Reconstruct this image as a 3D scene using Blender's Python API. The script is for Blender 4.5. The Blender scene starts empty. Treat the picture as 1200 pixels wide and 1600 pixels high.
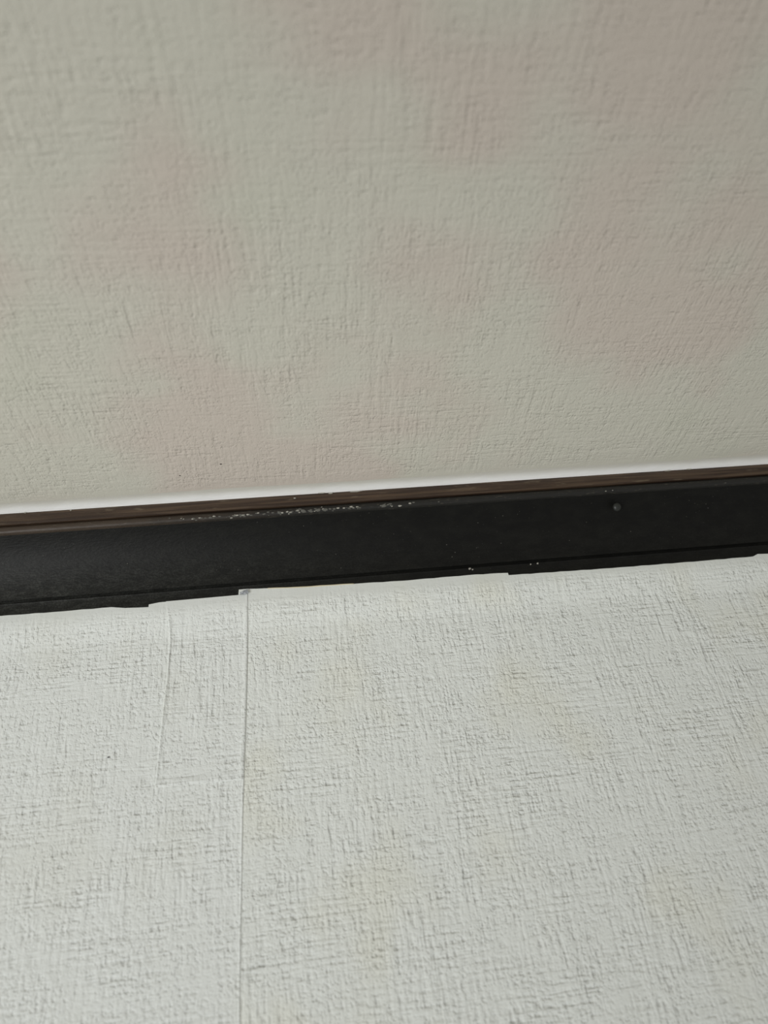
import bpy, bmesh, math, random
from mathutils import Matrix, Vector
random.seed(7)
SC = bpy.context.scene
COL = SC.collection

# ------------------------------------------------------------------ camera
cd = bpy.data.cameras.new('camera')
cd.sensor_width = 36.0
cd.lens = 36.0 * 1150.0 / 1600.0
cd.clip_start = 0.01
cd.dof.use_dof = True
cd.dof.focus_distance = 0.56
cd.dof.aperture_fstop = 4.5
cam = bpy.data.objects.new('camera', cd)
COL.objects.link(cam)
cam.matrix_world = Matrix((
    (0.9915700503, 0.0682003053, -0.1101705661, 0.0),
    (-0.0503876532, -0.5803803335, -0.8127851825, -0.5),
    (-0.1193730275, 0.8114846806, -0.5720513032, 2.0532956681),
    (0, 0, 0, 1)))
SC.camera = cam

# ------------------------------------------------------------------ light
w = bpy.data.worlds.new('room_light')
SC.world = w
w.use_nodes = True
bgn = w.node_tree.nodes['Background']
bgn.inputs['Color'].default_value = (1.0, 0.99, 0.965, 1)
bgn.inputs['Strength'].default_value = 0.37


def area(name, loc, target, sx, sy, power, col):
    l = bpy.data.lights.new(name, 'AREA')
    l.shape = 'RECTANGLE'
    l.size, l.size_y = sx, sy
    l.energy = power
    l.color = col
    o = bpy.data.objects.new(name, l)
    COL.objects.link(o)
    o.location = loc
    d = Vector(target) - Vector(loc)
    o.rotation_euler = d.to_track_quat('-Z', 'Y').to_euler()
    return o


area('window_light', (-1.25, -1.3, 1.2), (-0.02, 0.0, 2.31), 0.8, 1.1, 2.05, (0.985, 1.0, 1.0)).data.spread = math.radians(40)

SC.view_settings.view_transform = 'Standard'
SC.view_settings.look = 'None'
SC.view_settings.exposure = 0.0
SC.view_settings.gamma = 1.0
SC.view_settings.use_curve_mapping = False


# ------------------------------------------------------------------ node helpers
class N:
    def __init__(self, name):
        self.m = bpy.data.materials.new(name)
        self.m.use_nodes = True
        self.t = self.m.node_tree
        self.b = self.t.nodes['Principled BSDF']
        tc = self.t.nodes.new('ShaderNodeTexCoord')
        self.co = tc.outputs['Object']

    def put(self, sock, v):
        if isinstance(v, bpy.types.NodeSocket):
            self.t.links.new(v, sock)
        else:
            sock.default_value = v

    def math(self, op, a, b=0.0, clamp=False):
        n = self.t.nodes.new('ShaderNodeMath')
        n.operation = op
        n.use_clamp = clamp
        self.put(n.inputs[0], a)
        self.put(n.inputs[1], b)
        return n.outputs[0]

    def map(self, scale, loc=(0, 0, 0), src=None):
        n = self.t.nodes.new('ShaderNodeMapping')
        self.put(n.inputs['Vector'], src or self.co)
        n.inputs['Scale'].default_value = scale
        n.inputs['Location'].default_value = loc
        return n.outputs[0]

    def noise(self, scale, loc=(0, 0, 0), detail=1.0, rough=0.5, src=None):
        n = self.t.nodes.new('ShaderNodeTexNoise')
        self.put(n.inputs['Vector'], self.map(scale, loc, src))
        n.inputs['Scale'].default_value = 1.0
        n.inputs['Detail'].default_value = detail
        n.inputs['Roughness'].default_value = rough
        return n.outputs['Fac']

    def ramp(self, v, a, b, o0=0.0, o1=1.0, smooth=True):
        n = self.t.nodes.new('ShaderNodeMapRange')
        n.interpolation_type = 'SMOOTHSTEP' if smooth else 'LINEAR'
        self.put(n.inputs['Value'], v)
        for k, x in zip(('From Min', 'From Max', 'To Min', 'To Max'), (a, b, o0, o1)):
            self.put(n.inputs[k], x)
        return n.outputs['Result']

    def mix(self, f, a, b):
        n = self.t.nodes.new('ShaderNodeMix')
        n.data_type = 'RGBA'
        self.put(n.inputs[0], f)
        self.put(n.inputs[6], a)
        self.put(n.inputs[7], b)
        return n.outputs[2]

    def xyz(self):
        n = self.t.nodes.new('ShaderNodeSeparateXYZ')
        self.put(n.inputs[0], self.co)
        return n.outputs

    def bump(self, h, dist, strength=1.0):
        n = self.t.nodes.new('ShaderNodeBump')
        n.inputs['Strength'].default_value = strength
        n.inputs['Distance'].default_value = dist
        self.put(n.inputs['Height'], h)
        self.put(self.b.inputs['Normal'], n.outputs[0])

    def fin(self, col, rough=0.6, spec=0.3):
        self.put(self.b.inputs['Base Color'], col)
        self.put(self.b.inputs['Roughness'], rough)
        self.b.inputs['Specular IOR Level'].default_value = spec
        return self.m


def rgb(r, g, b):
    f = lambda c: (c / 255 / 12.92) if c / 255 <= 0.04045 else ((c / 255 + 0.055) / 1.055) ** 2.4
    return (f(r), f(g), f(b), 1)


# embossed linen wallpaper. 'u' runs across, 'v' along the threads (z on the wall, y on the ceiling)
def linen(name, base, stain, vert, off, relief, flat_axis, flat0, flat1, low_tone, pink=None):
    n = N(name)

    def sc(u, v):
        return (u, 1.0, v) if vert == 'z' else (u, v, 1.0)
    ox, oy, oz = off
    # slight wander of the threads
    L = off
    # threads of the weave: long in one direction, fine in the other, so that they line up as a grid
    va = n.noise(sc(300, 17), (oz, ox, oy), 1.5, 0.5)               # upright threads
    vb = n.noise(sc(360, 95), (ox + 3, oz, oy), 1.0, 0.5)          # their broken lengths
    ha = n.noise(sc(15, 370), (oy, oz + 5, ox), 1.5, 0.5)           # cross threads
    hb = n.noise(sc(100, 400), (oz + 9, oy, ox), 1.0, 0.5)
    fine = n.noise(sc(520, 460), L, 1.5, 0.55)                      # grain of the emboss
    pv = n.noise(sc(30, 15), (ox + 11, oy, oz + 2), 1.0)            # where upright threads show
    ph = n.noise(sc(14, 34), (ox, oy + 21, oz + 4), 1.0)            # where cross threads show
    pf = n.noise(sc(40, 50), (ox + 2, oy + 8, oz + 31), 1.0)        # where the weave is open
    pv = n.ramp(pv, 0.40, 0.66, 0.30, 1.0)
    ph = n.ramp(ph, 0.42, 0.68, 0.22, 0.9)
    pf = n.ramp(pf, 0.32, 0.62, 0.45, 1.0)
    V = n.ramp(n.math('ADD', n.math('MULTIPLY', va, 0.5), n.math('MULTIPLY', vb, 0.5)), 0.35, 0.60)
    Hh = n.ramp(n.math('ADD', n.math('MULTIPLY', ha, 0.5), n.math('MULTIPLY', hb, 0.5)), 0.35, 0.58)
    dot = n.math('MULTIPLY', n.ramp(fine, 0.32, 0.46, 1.0, 0.0), pf)   # small pricked pits
    pit = n.math('MULTIPLY', n.math('MULTIPLY', n.math('SUBTRACT', 1.0, V), n.math('SUBTRACT', 1.0, Hh)), pf)
    h = n.math('ADD', n.math('MULTIPLY', n.math('MULTIPLY', V, pv), 0.9), n.math('MULTIPLY', n.math('MULTIPLY', Hh, ph), 0.7))
    h = n.math('SUBTRACT', h, n.math('MULTIPLY', pit, 0.9))
    h = n.math('SUBTRACT', h, n.math('MULTIPLY', dot, 0.55))
    h = n.math('ADD', h, n.math('MULTIPLY', n.math('MULTIPLY', fine, pf), 1.1))
    h = n.math('ADD', h, n.math('MULTIPLY', n.noise(sc(1300, 1250), (oy + 2, ox, oz), 1.0), 0.30))   # tooth of the paper
    ax = n.xyz()[flat_axis]
    flat = n.ramp(ax, flat0, flat1, 0.12, 1.0)                      # edge pressed smooth by the smoothing tool
    h = n.math('MULTIPLY', h, flat)
    n.bump(h, relief)
    # colour: slightly darker tone in the low places and blotchy ageing
    big = n.noise(sc(15, 13), (oz, oy, ox + 7), 2.0, 0.5)
    c = n.mix(n.ramp(big, 0.48, 0.74, 0, 0.6), base, stain)
    if pink:
        b2 = n.noise(sc(7, 8), (ox + 40, oy + 3, oz), 2.5, 0.55)
        c = n.mix(n.ramp(b2, 0.44, 0.62, 0, 0.9), c, pink)
    pit = n.ramp(h, -0.4, 0.7, low_tone, 0.0)
    c = n.mix(pit, c, rgb(120, 118, 108))
    return n.fin(c, 0.62, 0.25)


M_LEFT = linen('wallpaper_left', rgb(229, 232, 228), rgb(225, 227, 220), 'z', (1.3, 0, 2.1), 0.00045, 2, 2.3315, 2.319, 0.15)
M_RIGHT = linen('wallpaper_right', rgb(229, 232, 227), rgb(225, 225, 211), 'z', (7.7, 0, 5.2), 0.0005, 2, 2.333, 2.319, 0.15)
M_PATCH = linen('wallpaper_patch', rgb(229, 232, 228), rgb(225, 227, 220), 'z', (4.1, 0, 9.4), 0.00045, 2, 2.333, 2.319, 0.15)
M_CEIL = linen('ceiling_paper', rgb(206, 203, 190), rgb(203, 202, 187), 'y', (2.2, 6.1, 0), 0.00030, 1, -0.050, -0.064, 0.0, rgb(205, 194, 183))


def plain(name, c, rough=0.7, spec=0.3, bscale=None, bdist=0.0):
    n = N(name)
    if bscale:
        n.bump(n.noise(bscale, (1, 2, 3), 2.0), bdist)
    return n.fin(c, rough, spec)


M_PLASTER = plain('plaster', rgb(190, 188, 180))
M_EDGE = plain('paper_core', rgb(232, 232, 228))
M_FLAKE = plain('old_white_paint', rgb(165, 162, 152), 0.8, 0.2, (900, 900, 900), 0.0004)
M_GREYFLAKE = plain('grey_paint', rgb(96, 95, 89), 0.8, 0.2, (900, 900, 900), 0.0004)
M_TORN = plain('torn_paper', rgb(205, 208, 212), 0.8, 0.2, (500, 500, 500), 0.0010)
M_GLUE = plain('yellowed_glue', rgb(206, 196, 166), 0.6, 0.3, (300, 300, 300), 0.0004)

# bright edge halo painted in white, fading into the ceiling paper's colour
n = N('edge_halo')
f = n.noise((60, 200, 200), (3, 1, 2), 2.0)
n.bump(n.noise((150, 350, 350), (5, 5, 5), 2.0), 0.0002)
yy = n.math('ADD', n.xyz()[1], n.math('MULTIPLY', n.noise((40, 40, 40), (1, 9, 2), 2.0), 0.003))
M_HALO = n.fin(n.mix(n.ramp(yy, -0.0498, -0.0408), rgb(206, 203, 193), n.mix(f, rgb(250, 250, 248), rgb(242, 241, 238))), 0.5, 0.3)

# brown varnished fillet
n = N('brown_varnish')
g = n.noise((14, 500, 500), (2, 1, 4), 3.0, 0.6)
g2 = n.noise((40, 260, 260), (8, 1, 4), 3.0, 0.6)
c = n.mix(n.ramp(g, 0.35, 0.7), rgb(50, 37, 28), rgb(80, 64, 49))
c = n.mix(n.ramp(g2, 0.60, 0.72, 0, 0.6), c, rgb(104, 92, 74))
n.bump(g2, 0.0004)
M_BROWN = n.fin(c, 0.5, 0.35)

# black gloss paint, with a grey sheen painted into the colour
n = N('black_paint')
sp = n.noise((900, 900, 900), (1, 2, 3), 2.0, 0.6)
sm = n.noise((70, 120, 120), (6, 2, 3), 3.0, 0.6)
c = n.mix(n.ramp(sm, 0.35, 0.75, 0, 1), rgb(11, 11, 9), rgb(19, 19, 16))
c = n.mix(n.ramp(sp, 0.68, 0.80, 0, 0.5), c, rgb(88, 88, 82))
# painted window sheen: paler grey low in the hollow, strongest at the left
px, py, pz = n.xyz()
du = n.noise((90, 260, 260), (4, 4, 9), 4.0, 0.65)
du2 = n.noise((700, 900, 900), (4, 7, 9), 2.0, 0.65)
d = n.math('MULTIPLY', n.ramp(pz, 2.376, 2.350, 0.15, 1.0), n.ramp(n.math('ADD', px, n.math('MULTIPLY', du, 0.12)), 0.20, -0.20, 0.12, 1.0))
d = n.math('MULTIPLY', d, n.math('MULTIPLY', n.ramp(du, 0.35, 0.65, 0.35, 1.0), n.ramp(du2, 0.35, 0.7, 0.3, 1.0)))
c = n.mix(n.math('MULTIPLY', d, 0.38), c, rgb(92, 93, 88))
n.bump(n.noise((300, 700, 700), (3, 3, 1), 3.0, 0.6), 0.0002)
M_BLACK = n.fin(c, 0.45, 0.18)

M_NAIL = plain('nail_paint', rgb(38, 40, 37), 0.38, 0.4)

# bead: the black paint has worn through to brown at one end
n = N('worn_bead')
x = n.xyz()[0]
wn = n.noise((60, 400, 400), (2, 7, 3), 3.0, 0.6)
e = n.math('ADD', x, n.math('MULTIPLY', wn, 0.16))
c = n.mix(n.ramp(e, -0.10, 0.10), rgb(64, 53, 43), rgb(28, 27, 24))
c = n.mix(n.ramp(n.noise((200, 900, 900), (9, 1, 1), 3.0, 0.6), 0.60, 0.74, 0, 0.5), c, rgb(98, 92, 80))
n.bump(wn, 0.0004)
M_BEAD = n.fin(c, 0.45, 0.4)


# ------------------------------------------------------------------ geometry helpers
def obj(name, bm, mats, parent=None, smooth=False):
    bmesh.ops.recalc_face_normals(bm, faces=bm.faces)
    me = bpy.data.meshes.new(name)
    bm.to_mesh(me)
    bm.free()
    for m in (mats if isinstance(mats, list) else [mats]):
        me.materials.append(m)
    if smooth:
        for p in me.polygons:
            p.use_smooth = True
    o = bpy.data.objects.new(name, me)
    COL.objects.link(o)
    if parent:
        o.parent = parent
    return o


def tag(o, label, cat, kind=None):
    if label:
        o['label'] = label
    if cat:
        o['category'] = cat
    if kind:
        o['kind'] = kind
    return o


def box(bm, x0, x1, y0, y1, z0, z1):
    v = [bm.verts.new((x, y, z)) for x in (x0, x1) for y in (y0, y1) for z in (z0, z1)]
    for q in ((0, 1, 3, 2), (4, 6, 7, 5), (0, 4, 5, 1), (2, 3, 7, 6), (0, 2, 6, 4), (1, 5, 7, 3)):
        bm.faces.new([v[i] for i in q])


X0, X1 = -1.55, 1.55
CEIL = 2.4

# ------------------------------------------------------------------ ceiling
bm = bmesh.new()
box(bm, X0, X1, -2.2, 0.10, CEIL, CEIL + 0.05)
ceiling = tag(obj('ceiling', bm, M_CEIL), 'beige embossed papered ceiling above the dark moulding', 'ceiling', 'structure')

# ------------------------------------------------------------------ wall and its paper
bm = bmesh.new()
box(bm, X0, X1, 0.0, 0.10, 0.0, CEIL)
wall = tag(obj('wall_back', bm, M_PLASTER), 'pale wall papered in white linen texture below the dark moulding', 'wall', 'structure')

LIP_Y = -0.0035                   # front of the moulding's lower lip


def lap_y(z):
    """back of the paper: flat on the wall, easing out over the lip"""
    t = max(0.0, min(1.0, (z - 2.300) / (2.3288 - 2.300)))
    return (LIP_Y - 0.0002) * t * t * (3 - 2 * t)


def lerp_top(pts, x):
    for (xa, za), (xb, zb) in zip(pts, pts[1:]):
        if xa <= x <= xb and xb > xa:
            return za + (zb - za) * (x - xa) / (xb - xa)
    return pts[0][1] if x < pts[0][0] else pts[-1][1]


def strip(name, top, side_l, side_r, thick, mat, bottom=0.0, curl=0.0):
    """A hanging of wallpaper with thickness, its trimmed top edge lapping over the lip of the moulding.
    side_l / side_r: x as a function of z."""
    xs = []
    for (xa, za), (xb, zb) in zip(top, top[1:]):
        k = max(1, int((xb - xa) / 0.006))
        k = min(k, 40)
        for i in range(k):
            t = i / k
            jit = 0.00018 * math.sin(xa * 900 + i * 2.3) if 0 < i else 0
            xs.append((xa + (xb - xa) * t, za + (zb - za) * t + jit))
    xs.append(top[-1])
    a, b = top[0][0], top[-1][0]
    b_ = b
    if curl:
        xs = [q for q in xs if q[0] < b_ - 0.0021] + [(b_ - d_, lerp_top(top, b_ - d_)) for d_ in (0.002, 0.0013, 0.0008, 0.0004, 0.0)]
    rows = [0.0, 0.0012, 0.003, 0.006, 0.009, 0.012, 0.015, 0.018, 0.021, 0.024, 0.028, 0.032, 0.040, 0.06, 0.1, 0.16, 0.25, 0.4, 0.7]
    rows = [r for r in rows if 2.33 - r > bottom + 0.01]
    bm = bmesh.new()
    fr, bk = [], []
    zs = rows + [None]
    for ri, r in enumerate(zs):
        fl, bl = [], []
        for (x, zt) in xs:
            z = bottom if r is None else zt - r
            u = (x - a) / (b - a)
            xx = x
            if r not in (0.0, 0.0012):
                k = max(0.0, min(1.0, (x - (b - 0.03)) / 0.03)) if curl else u
                xx = (x + (side_r(z) - b) * k) if curl else side_l(z) * (1 - u) + side_r(z) * u
            y = lap_y(z)
            lift = 0.0
            if curl and b - x < 0.0025:
                lift = curl * {0.002: 0.15, 0.0013: 0.7, 0.0008: 1.0, 0.0004: 0.9}.get(round(b - x, 4), 0.3)
            fl.append(bm.verts.new((xx, y - thick - lift, z)))
            bl.append(bm.verts.new((xx, y, z)))
        fr.append(fl)
        bk.append(bl)
    n = len(xs)
    R = len(zs)
    ef = []
    for r in range(R - 1):
        for i in range(n - 1):
            bm.faces.new((fr[r][i], fr[r + 1][i], fr[r + 1][i + 1], fr[r][i + 1]))
            bm.faces.new((bk[r][i], bk[r][i + 1], bk[r + 1][i + 1], bk[r + 1][i]))
        ef.append(bm.faces.new((fr[r][0], bk[r][0], bk[r + 1][0], fr[r + 1][0])))
        ef.append(bm.faces.new((fr[r][-1], fr[r + 1][-1], bk[r + 1][-1], bk[r][-1])))
    for i in range(n - 1):
        ef.append(bm.faces.new((fr[0][i], fr[0][i + 1], bk[0][i + 1], bk[0][i])))
        ef.append(bm.faces.new((fr[-1][i], bk[-1][i], bk[-1][i + 1], fr[-1][i + 1])))
    for f in ef:
        f.material_index = 1
    return obj(name, bm, [mat, M_EDGE], wall)


def pl(pts):                      # piecewise x(z), points from high z to low z
    def f(z):
        if z >= pts[0][1]:
            return pts[0][0]
        for (xa, za), (xb, zb) in zip(pts, pts[1:]):
            if za >= z >= zb:
                return xa + (xb - xa) * (za - z) / (za - zb)
        return pts[-1][0]
    return f


SEAM = [(-0.0451, 2.3385), (-0.0461, 2.298), (-0.0477, 2.249), (-0.0500, 2.198), (-0.05165, 2.147), (-0.0531, 2.103), (-0.0534, 2.066), (-0.054, 1.9)]
TOP_L = [(-1.5, 2.3330), (-0.2426, 2.3330), (-0.22476, 2.3329), (-0.18691, 2.33267), (-0.14529, 2.3329), (-0.13544, 2.33123),
         (-0.1184, 2.33039), (-0.1183, 2.33262), (-0.11048, 2.33375), (-0.0512, 2.3346), (-0.0452, 2.3346)]
TOP_R = [(-0.052, 2.3393), (-0.0455, 2.33944), (-0.03184, 2.33865), (-0.00654, 2.33718), (0.02991, 2.33669), (0.07183, 2.33574),
         (0.12538, 2.33611), (0.15063, 2.33571), (0.1579, 2.33527), (0.1580, 2.33318), (0.24255, 2.33209), (0.31864, 2.33208),
         (0.36352, 2.3324), (0.3683, 2.33434), (0.37792, 2.33381), (0.41218, 2.33423), (1.5, 2.334)]
seam = pl(SEAM)
right_paper = strip('wallpaper_strip', TOP_R, lambda z: seam(z) - 0.007, lambda z: 1.5, 0.0006, M_RIGHT)
left_paper = strip('wallpaper_strip', TOP_L, lambda z: -1.5, seam, 0.0007, M_LEFT, curl=0.0005)

# the rectangular patch let in beside the seam
PATCH_L = [(-0.1058, 2.3338), (-0.10432, 2.32476), (-0.10241, 2.3036), (-0.10304, 2.27869), (-0.1045, 2.25516), (-0.10566, 2.22844), (-0.1067, 2.20536), (-0.1067, 2.19)]
pl_l = pl(PATCH_L)
bm = bmesh.new()
rowz = [2.3345, 2.3335, 2.3305, 2.327, 2.324, 2.321, 2.318, 2.315, 2.312, 2.308, 2.304, 2.30, 2.29, 2.28, 2.255, 2.23, 2.21, None]
K = 15
UT = [0.0, 0.006, 0.014, 0.024, 0.04, 0.07, 0.16, 0.3, 0.45, 0.6, 0.72, 0.84, 0.94, 0.965, 0.985, 1.0]
LIFT = [0.00010, 0.0005, 0.00065, 0.00045, 0.0001, 0, 0, 0, 0, 0, 0, 0, 0.0001, 0.0005, 0.0006, 0.0003]
rowz[-1:] = [2.2040, 2.2016, 2.2002, None]
ROWLIFT = [0.0] * (len(rowz) - 3) + [0.0003, 0.0005, 0.0001]
F, B = [], []
for ri, z in enumerate(rowz):
    fa, ba = [], []
    for i in range(K + 1):
        t = UT[i]
        zz = (2.19885 - 0.0007 * t + 0.0002 * math.sin(t * 9)) if z is None else z - (0.0006 * (1 - t) if ri == 0 else 0)
        xx = pl_l(zz) * (1 - t) + (seam(zz) - 0.0002) * t
        fa.append(bm.verts.new((xx, lap_y(zz) - 0.0010 - max(LIFT[i] * (0.0 if ri < 3 else min(1.0, (ri - 2) / 4)), ROWLIFT[ri]), zz)))
        ba.append(bm.verts.new((xx, lap_y(zz) - 0.0005, zz)))
    F.append(fa)
    B.append(ba)
ef = []
for r in range(len(rowz) - 1):
    for i in range(K):
        bm.faces.new((F[r][i], F[r + 1][i], F[r + 1][i + 1], F[r][i + 1]))
        bm.faces.new((B[r][i], B[r][i + 1], B[r + 1][i + 1], B[r + 1][i]))
    ef.append(bm.faces.new((F[r][0], B[r][0], B[r + 1][0], F[r + 1][0])))
    ef.append(bm.faces.new((F[r][-1], F[r + 1][-1], B[r + 1][-1], B[r][-1])))
for i in range(K):
    ef.append(bm.faces.new((F[0][i], F[0][i + 1], B[0][i + 1], B[0][i])))
    ef.append(bm.faces.new((F[-1][i], B[-1][i], B[-1][i + 1], F[-1][i + 1])))
for f in ef:
    f.material_index = 1
patch = obj('wallpaper_patch', bm, [M_PATCH, M_EDGE], wall)
tag(patch, 'rectangular wallpaper patch let in beside the vertical seam', None)

# crumpled torn corner at the top of the seam
bm = bmesh.new()
g = {}
for i in range(6):
    for j in range(6):
        u, v = i / 5, j / 5
        x = -0.0508 + 0.0060 * u + random.uniform(-.0005, .0005)
        z = 2.3338 + 0.0052 * v * (0.35 + 0.65 * u) + random.uniform(-.0004, .0004)
        y = LIP_Y - 0.0018 - random.uniform(0, 0.0016)
        g[i, j] = bm.verts.new((x, y, z))
for i in range(5):
    for j in range(5):
        bm.faces.new((g[i, j], g[i + 1, j], g[i + 1, j + 1], g[i, j + 1]))
r = bmesh.ops.solidify(bm, geom=bm.faces[:], thickness=0.0004)
tag(obj('torn_paper', bm, M_TORN, wall), 'crumpled grey torn corner of paper', None)

# yellowed glue squeezed out along the cut edge
bm = bmesh.new()
pr = None
for i in range(41):
    t = i / 40
    x = -0.030 + 0.066 * t
    z = lerp_top(TOP_R, x)
    hgt = 0.0007 * math.sin(math.pi * t) ** 0.6 * (0.7 + 0.3 * math.sin(t * 23)) + 0.00005
    c = [bm.verts.new(p) for p in ((x, LIP_Y - 0.0010, z - 0.0004), (x, LIP_Y - 0.0012, z + hgt * 0.5), (x, LIP_Y - 0.0002, z + hgt), (x, LIP_Y, z - 0.0004))]
    if pr:
        for k in range(4):
            bm.faces.new((pr[k], pr[(k + 1) % 4], c[(k + 1) % 4], c[k]))
    else:
        bm.faces.new(c)
    pr = c
bm.faces.new(pr[::-1])
tag(obj('glue_line', bm, M_GLUE, wall, True), 'thin yellowed glue line along the cut paper edge', None)

# ------------------------------------------------------------------ moulding (cornice) : extruded profiles


def extrude(name, prof, mat, parent=None, x0=X0, x1=X1, seg=160, wob=0.0, smooth=True, sharp=35):
    bm = bmesh.new()
    rings = []
    for i in range(seg + 1):
        x = x0 + (x1 - x0) * i / seg
        d = wob * (math.sin(x * 23.0) + 0.6 * math.sin(x * 61 + 1.0))
        rings.append([bm.verts.new((x, y + d, z)) for (y, z) in prof])
    k = len(prof)
    for a, b in zip(rings, rings[1:]):
        for j in range(k):
            bm.faces.new((a[j], a[(j + 1) % k], b[(j + 1) % k], b[j]))
    bm.faces.new(rings[0])
    bm.faces.new(rings[-1][::-1])
    o = obj(name, bm, mat, parent, smooth)
    if smooth:
        o.data.set_sharp_from_angle(angle=math.radians(sharp))
    return o


def arc(p, q, sag, k=14):
    """points from p to q bowed towards the wall/ceiling corner by sag"""
    (ya, za), (yb, zb) = p, q
    nx, nz = -(zb - za), (yb - ya)
    l = math.hypot(nx, nz)
    nx, nz = nx / l, nz / l
    out = []
    for i in range(k + 1):
        t = i / k
        s = sag * 4 * t * (1 - t)
        out.append((ya + (yb - ya) * t + nx * s, za + (zb - za) * t + nz * s))
    return out


cove = arc((-0.0345, 2.3845), (-0.0060, 2.3445), 0.0045)
trim = extrude('trim_1', [(0.0, 2.399), (-0.0340, 2.399), (-0.0340, 2.3905), (-0.0348, 2.3880)] + cove +
               [(-0.0055, 2.3448), (-0.0050, 2.3464), (-0.0042, 2.3468), (-0.0034, 2.3462), (-0.0030, 2.3440), (-0.0028, 2.3415), (0.0, 2.3410)], M_BLACK, wob=0.0)
tag(trim, 'black painted wooden cove moulding running between wall and ceiling', 'moulding', 'structure')

extrude('top_fillet', [(-0.030, 2.3998), (-0.0400, 2.3998), (-0.0403, 2.3985), (-0.0399, 2.3945), (-0.0392, 2.3910),
                       (-0.0380, 2.3903), (-0.0350, 2.3908), (-0.030, 2.3915)], M_BROWN, trim, wob=0.00012)
trim.children[-1]['label'] = 'brown varnished top fillet'
bd = []
for i in range(9):
    a = math.radians(-70 + 160 * i / 8)
    bd.append((-0.0350 - 0.0023 * math.cos(a), 2.3872 - 0.0033 * math.sin(a)))
extrude('bead', [(-0.030, 2.3900)] + bd + [(-0.030, 2.3835)], M_BEAD, trim, wob=0.0001)
trim.children[-1]['label'] = 'rounded bead with paint worn to brown at the left'
extrude('lower_lip', [(0.0, 2.3432), (-0.0030, 2.3432), (-0.0040, 2.3430), (-0.0042, 2.3424), (LIP_Y, 2.3412),
                      (LIP_Y, 2.3298), (-0.0028, 2.3290), (0.0, 2.3290)], M_BLACK, trim, wob=0.0)

# added strip carrying the painted halo between moulding and ceiling paper
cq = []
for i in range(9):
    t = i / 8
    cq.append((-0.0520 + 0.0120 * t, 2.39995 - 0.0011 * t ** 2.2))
extrude('halo_strip', cq + [(-0.0395, 2.3985), (-0.0395, 2.3999)], M_HALO, ceiling, wob=0.0004)
ceiling.children[-1]['label'] = 'white strip painted as a bright halo along the top of the moulding'

# nail head
bm = bmesh.new()
bmesh.ops.create_uvsphere(bm, u_segments=16, v_segments=8, radius=0.0036)
bmesh.ops.scale(bm, vec=(1, 1, 0.62), verts=bm.verts)
nail = obj('nail_head', bm, M_NAIL, trim, True)
nd = Vector((0, -0.86, 0.0)) + Vector((0, 0, -0.51))
nail.location = (0.2520, -0.0292, 2.3737)
nail.rotation_euler = nd.to_track_quat('Z', 'Y').to_euler()
nail['label'] = 'painted-over domed nail head'


# paint chips and crumbs: small irregular flakes lying on the wood
def flake(bm, c, nrm, lx, lz, th, rnd):
    nrm = Vector(nrm).normalized()
    ux = Vector((1, 0, 0))
    uz = nrm.cross(ux).normalized()
    k = 7
    ang0 = rnd.uniform(0, 6.28)
    ring = []
    for i in range(k):
        a = ang0 + 2 * math.pi * i / k
        rr = rnd.uniform(0.55, 1.0)
        ring.append(Vector(c) + ux * math.cos(a) * lx * rr + uz * math.sin(a) * lz * rr)
    top = [bm.verts.new(p + nrm * th * rnd.uniform(.5, 1)) for p in ring]
    bot = [bm.verts.new(p - nrm * 0.0003) for p in ring]
    mid = bm.verts.new(Vector(c) + nrm * th * 1.5)
    for i in range(k):
        j = (i + 1) % k
        bm.faces.new((top[i], top[j], mid))
        bm.faces.new((top[i], bot[i], bot[j], top[j]))


def bead_pt(a):
    a = math.radians(a)
    return (-0.0350 - 0.0023 * math.cos(a), 2.3872 - 0.0033 * math.sin(a)), (-math.cos(a), -math.sin(a))


rnd = random.Random(11)
bm = bmesh.new()
bg = bmesh.new()
dens = [(-0.112, -0.085, 4), (-0.085, -0.060, 12), (-0.060, -0.035, 22), (-0.035, -0.012, 10), (-0.012, 0.022, 44), (0.022, 0.046, 12), (0.060, 0.072, 9), (0.075, 0.11, 5), (0.2, 0.36, 3)]
for xa, xb, cnt in dens:
    for i in range(cnt):
        x = rnd.uniform(xa, xb)
        (y, z), nn = bead_pt(rnd.gauss(36, 14))
        s = rnd.uniform(0.3, 1.0) * (1.0 if x < 0.1 else 0.6)
        flake(bm if rnd.random() < 0.3 else bg, (x, y, z), (0, nn[0], nn[1]), 0.0017 * s, 0.0008 * s, 0.00025, rnd)
for x, s in ((0.0008, 2.0), (0.0125, 1.5), (0.0175, 1.6), (-0.0175, 1.3), (0.0635, 1.7)):
    (y, z), nn = bead_pt(36)
    flake(bg, (x, y, z), (0, nn[0], nn[1]), 0.0015 * s, 0.0010 * s, 0.0005, rnd)
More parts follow.
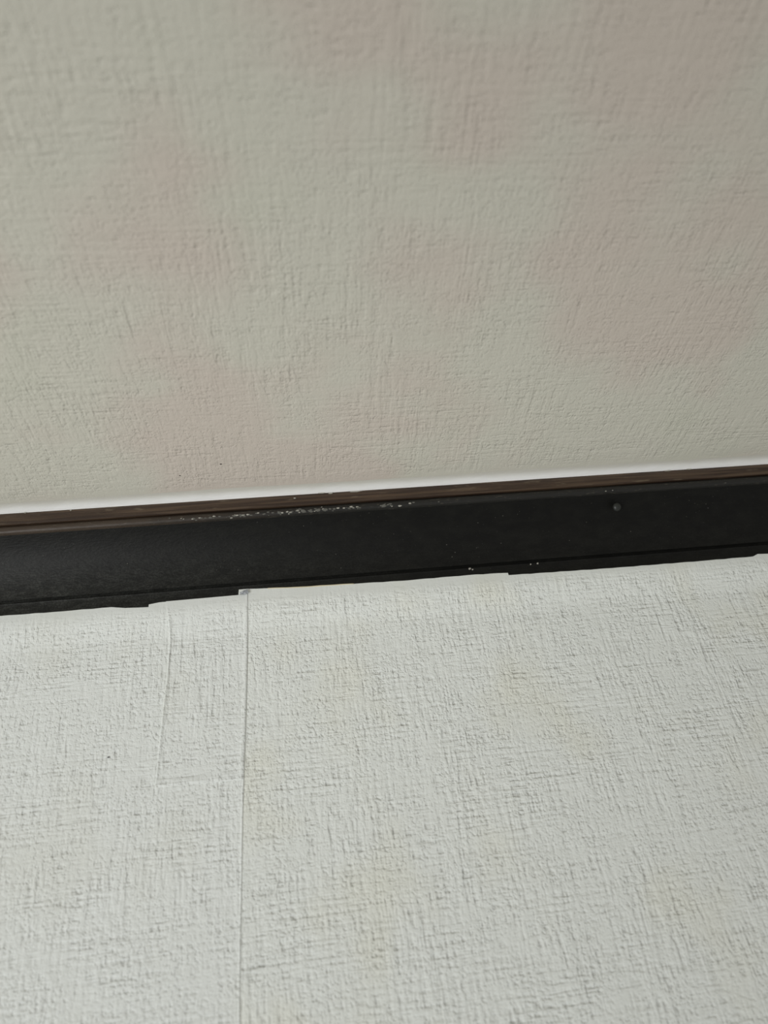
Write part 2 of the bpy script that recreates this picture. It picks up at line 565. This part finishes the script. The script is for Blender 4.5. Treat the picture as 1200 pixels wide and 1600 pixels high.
# slivers along the fillet's top edge
for x, dz, lx in ((-0.0050, 0.0035, 0.0012), (0.0230, 0.0010, 0.0022), (0.0420, 0.0009, 0.0066), (0.016, 0.0002, 0.003), (0.30, 0.0004, 0.004), (0.318, 0.0003, 0.003), (-0.205, 0.0004, 0.0012), (-0.172, 0.001, 0.0007)):
    flake(bm, (x, -0.0404, 2.3990 - dz), (0, -1, -0.05), lx, 0.00055, 0.0004, rnd)
# crumbs near the lower edge and stray specks on the cove
for x, z, s in ((0.1283, 2.3405, 1.3), (0.1305, 2.3395, 0.9), (0.1780, 2.3402, 0.8), (0.1838, 2.3405, 1.0)):
    flake(bm, (x, -0.0041, z + 0.0014), (0, -1, 0.2), 0.0010 * s, 0.0008 * s, 0.0005, rnd)
for i in range(46):
    x = rnd.uniform(-0.22, 0.36)
    t = rnd.uniform(0.05, 0.95)
    q = cove[int(t * 14)]
    q2 = cove[int(t * 14) + 1]
    tt = t * 14 - int(t * 14)
    y, z = q[0] + (q2[0] - q[0]) * tt, q[1] + (q2[1] - q[1]) * tt
    s = rnd.uniform(0.2, 0.55)
    flake(bg, (x, y, z), (0, -(q[1] - q2[1]), (q[0] - q2[0])), 0.0009 * s, 0.0008 * s, 0.00015, rnd)
a = obj('paint_chips', bm, M_FLAKE, trim)
tag(a, 'white paint chips clinging to the bead', None, 'stuff')
a = obj('paint_chips', bg, M_GREYFLAKE, trim)
tag(a, 'grey paint specks on bead and cove', None, 'stuff')

# a few dark specks of dirt
M_DIRT = plain('dirt', rgb(40, 37, 33))
bm = bmesh.new()
for x, y, lx in ((-0.0868, -0.0713, 0.0009), (-0.0560, -0.0816, 0.0009)):
    flake(bm, (x, y, CEIL), (0, 0, -1), lx, 0.0006, 0.0003, rnd)
tag(obj('dirt_speck', bm, M_DIRT, ceiling), 'tiny dark dirt specks', None, 'stuff')
bm = bmesh.new()
flake(bm, (-0.1382, -0.0009, 2.2219), (0, -1, 0), 0.0010, 0.0005, 0.0003, rnd)
obj('dirt_speck', bm, M_DIRT, left_paper)
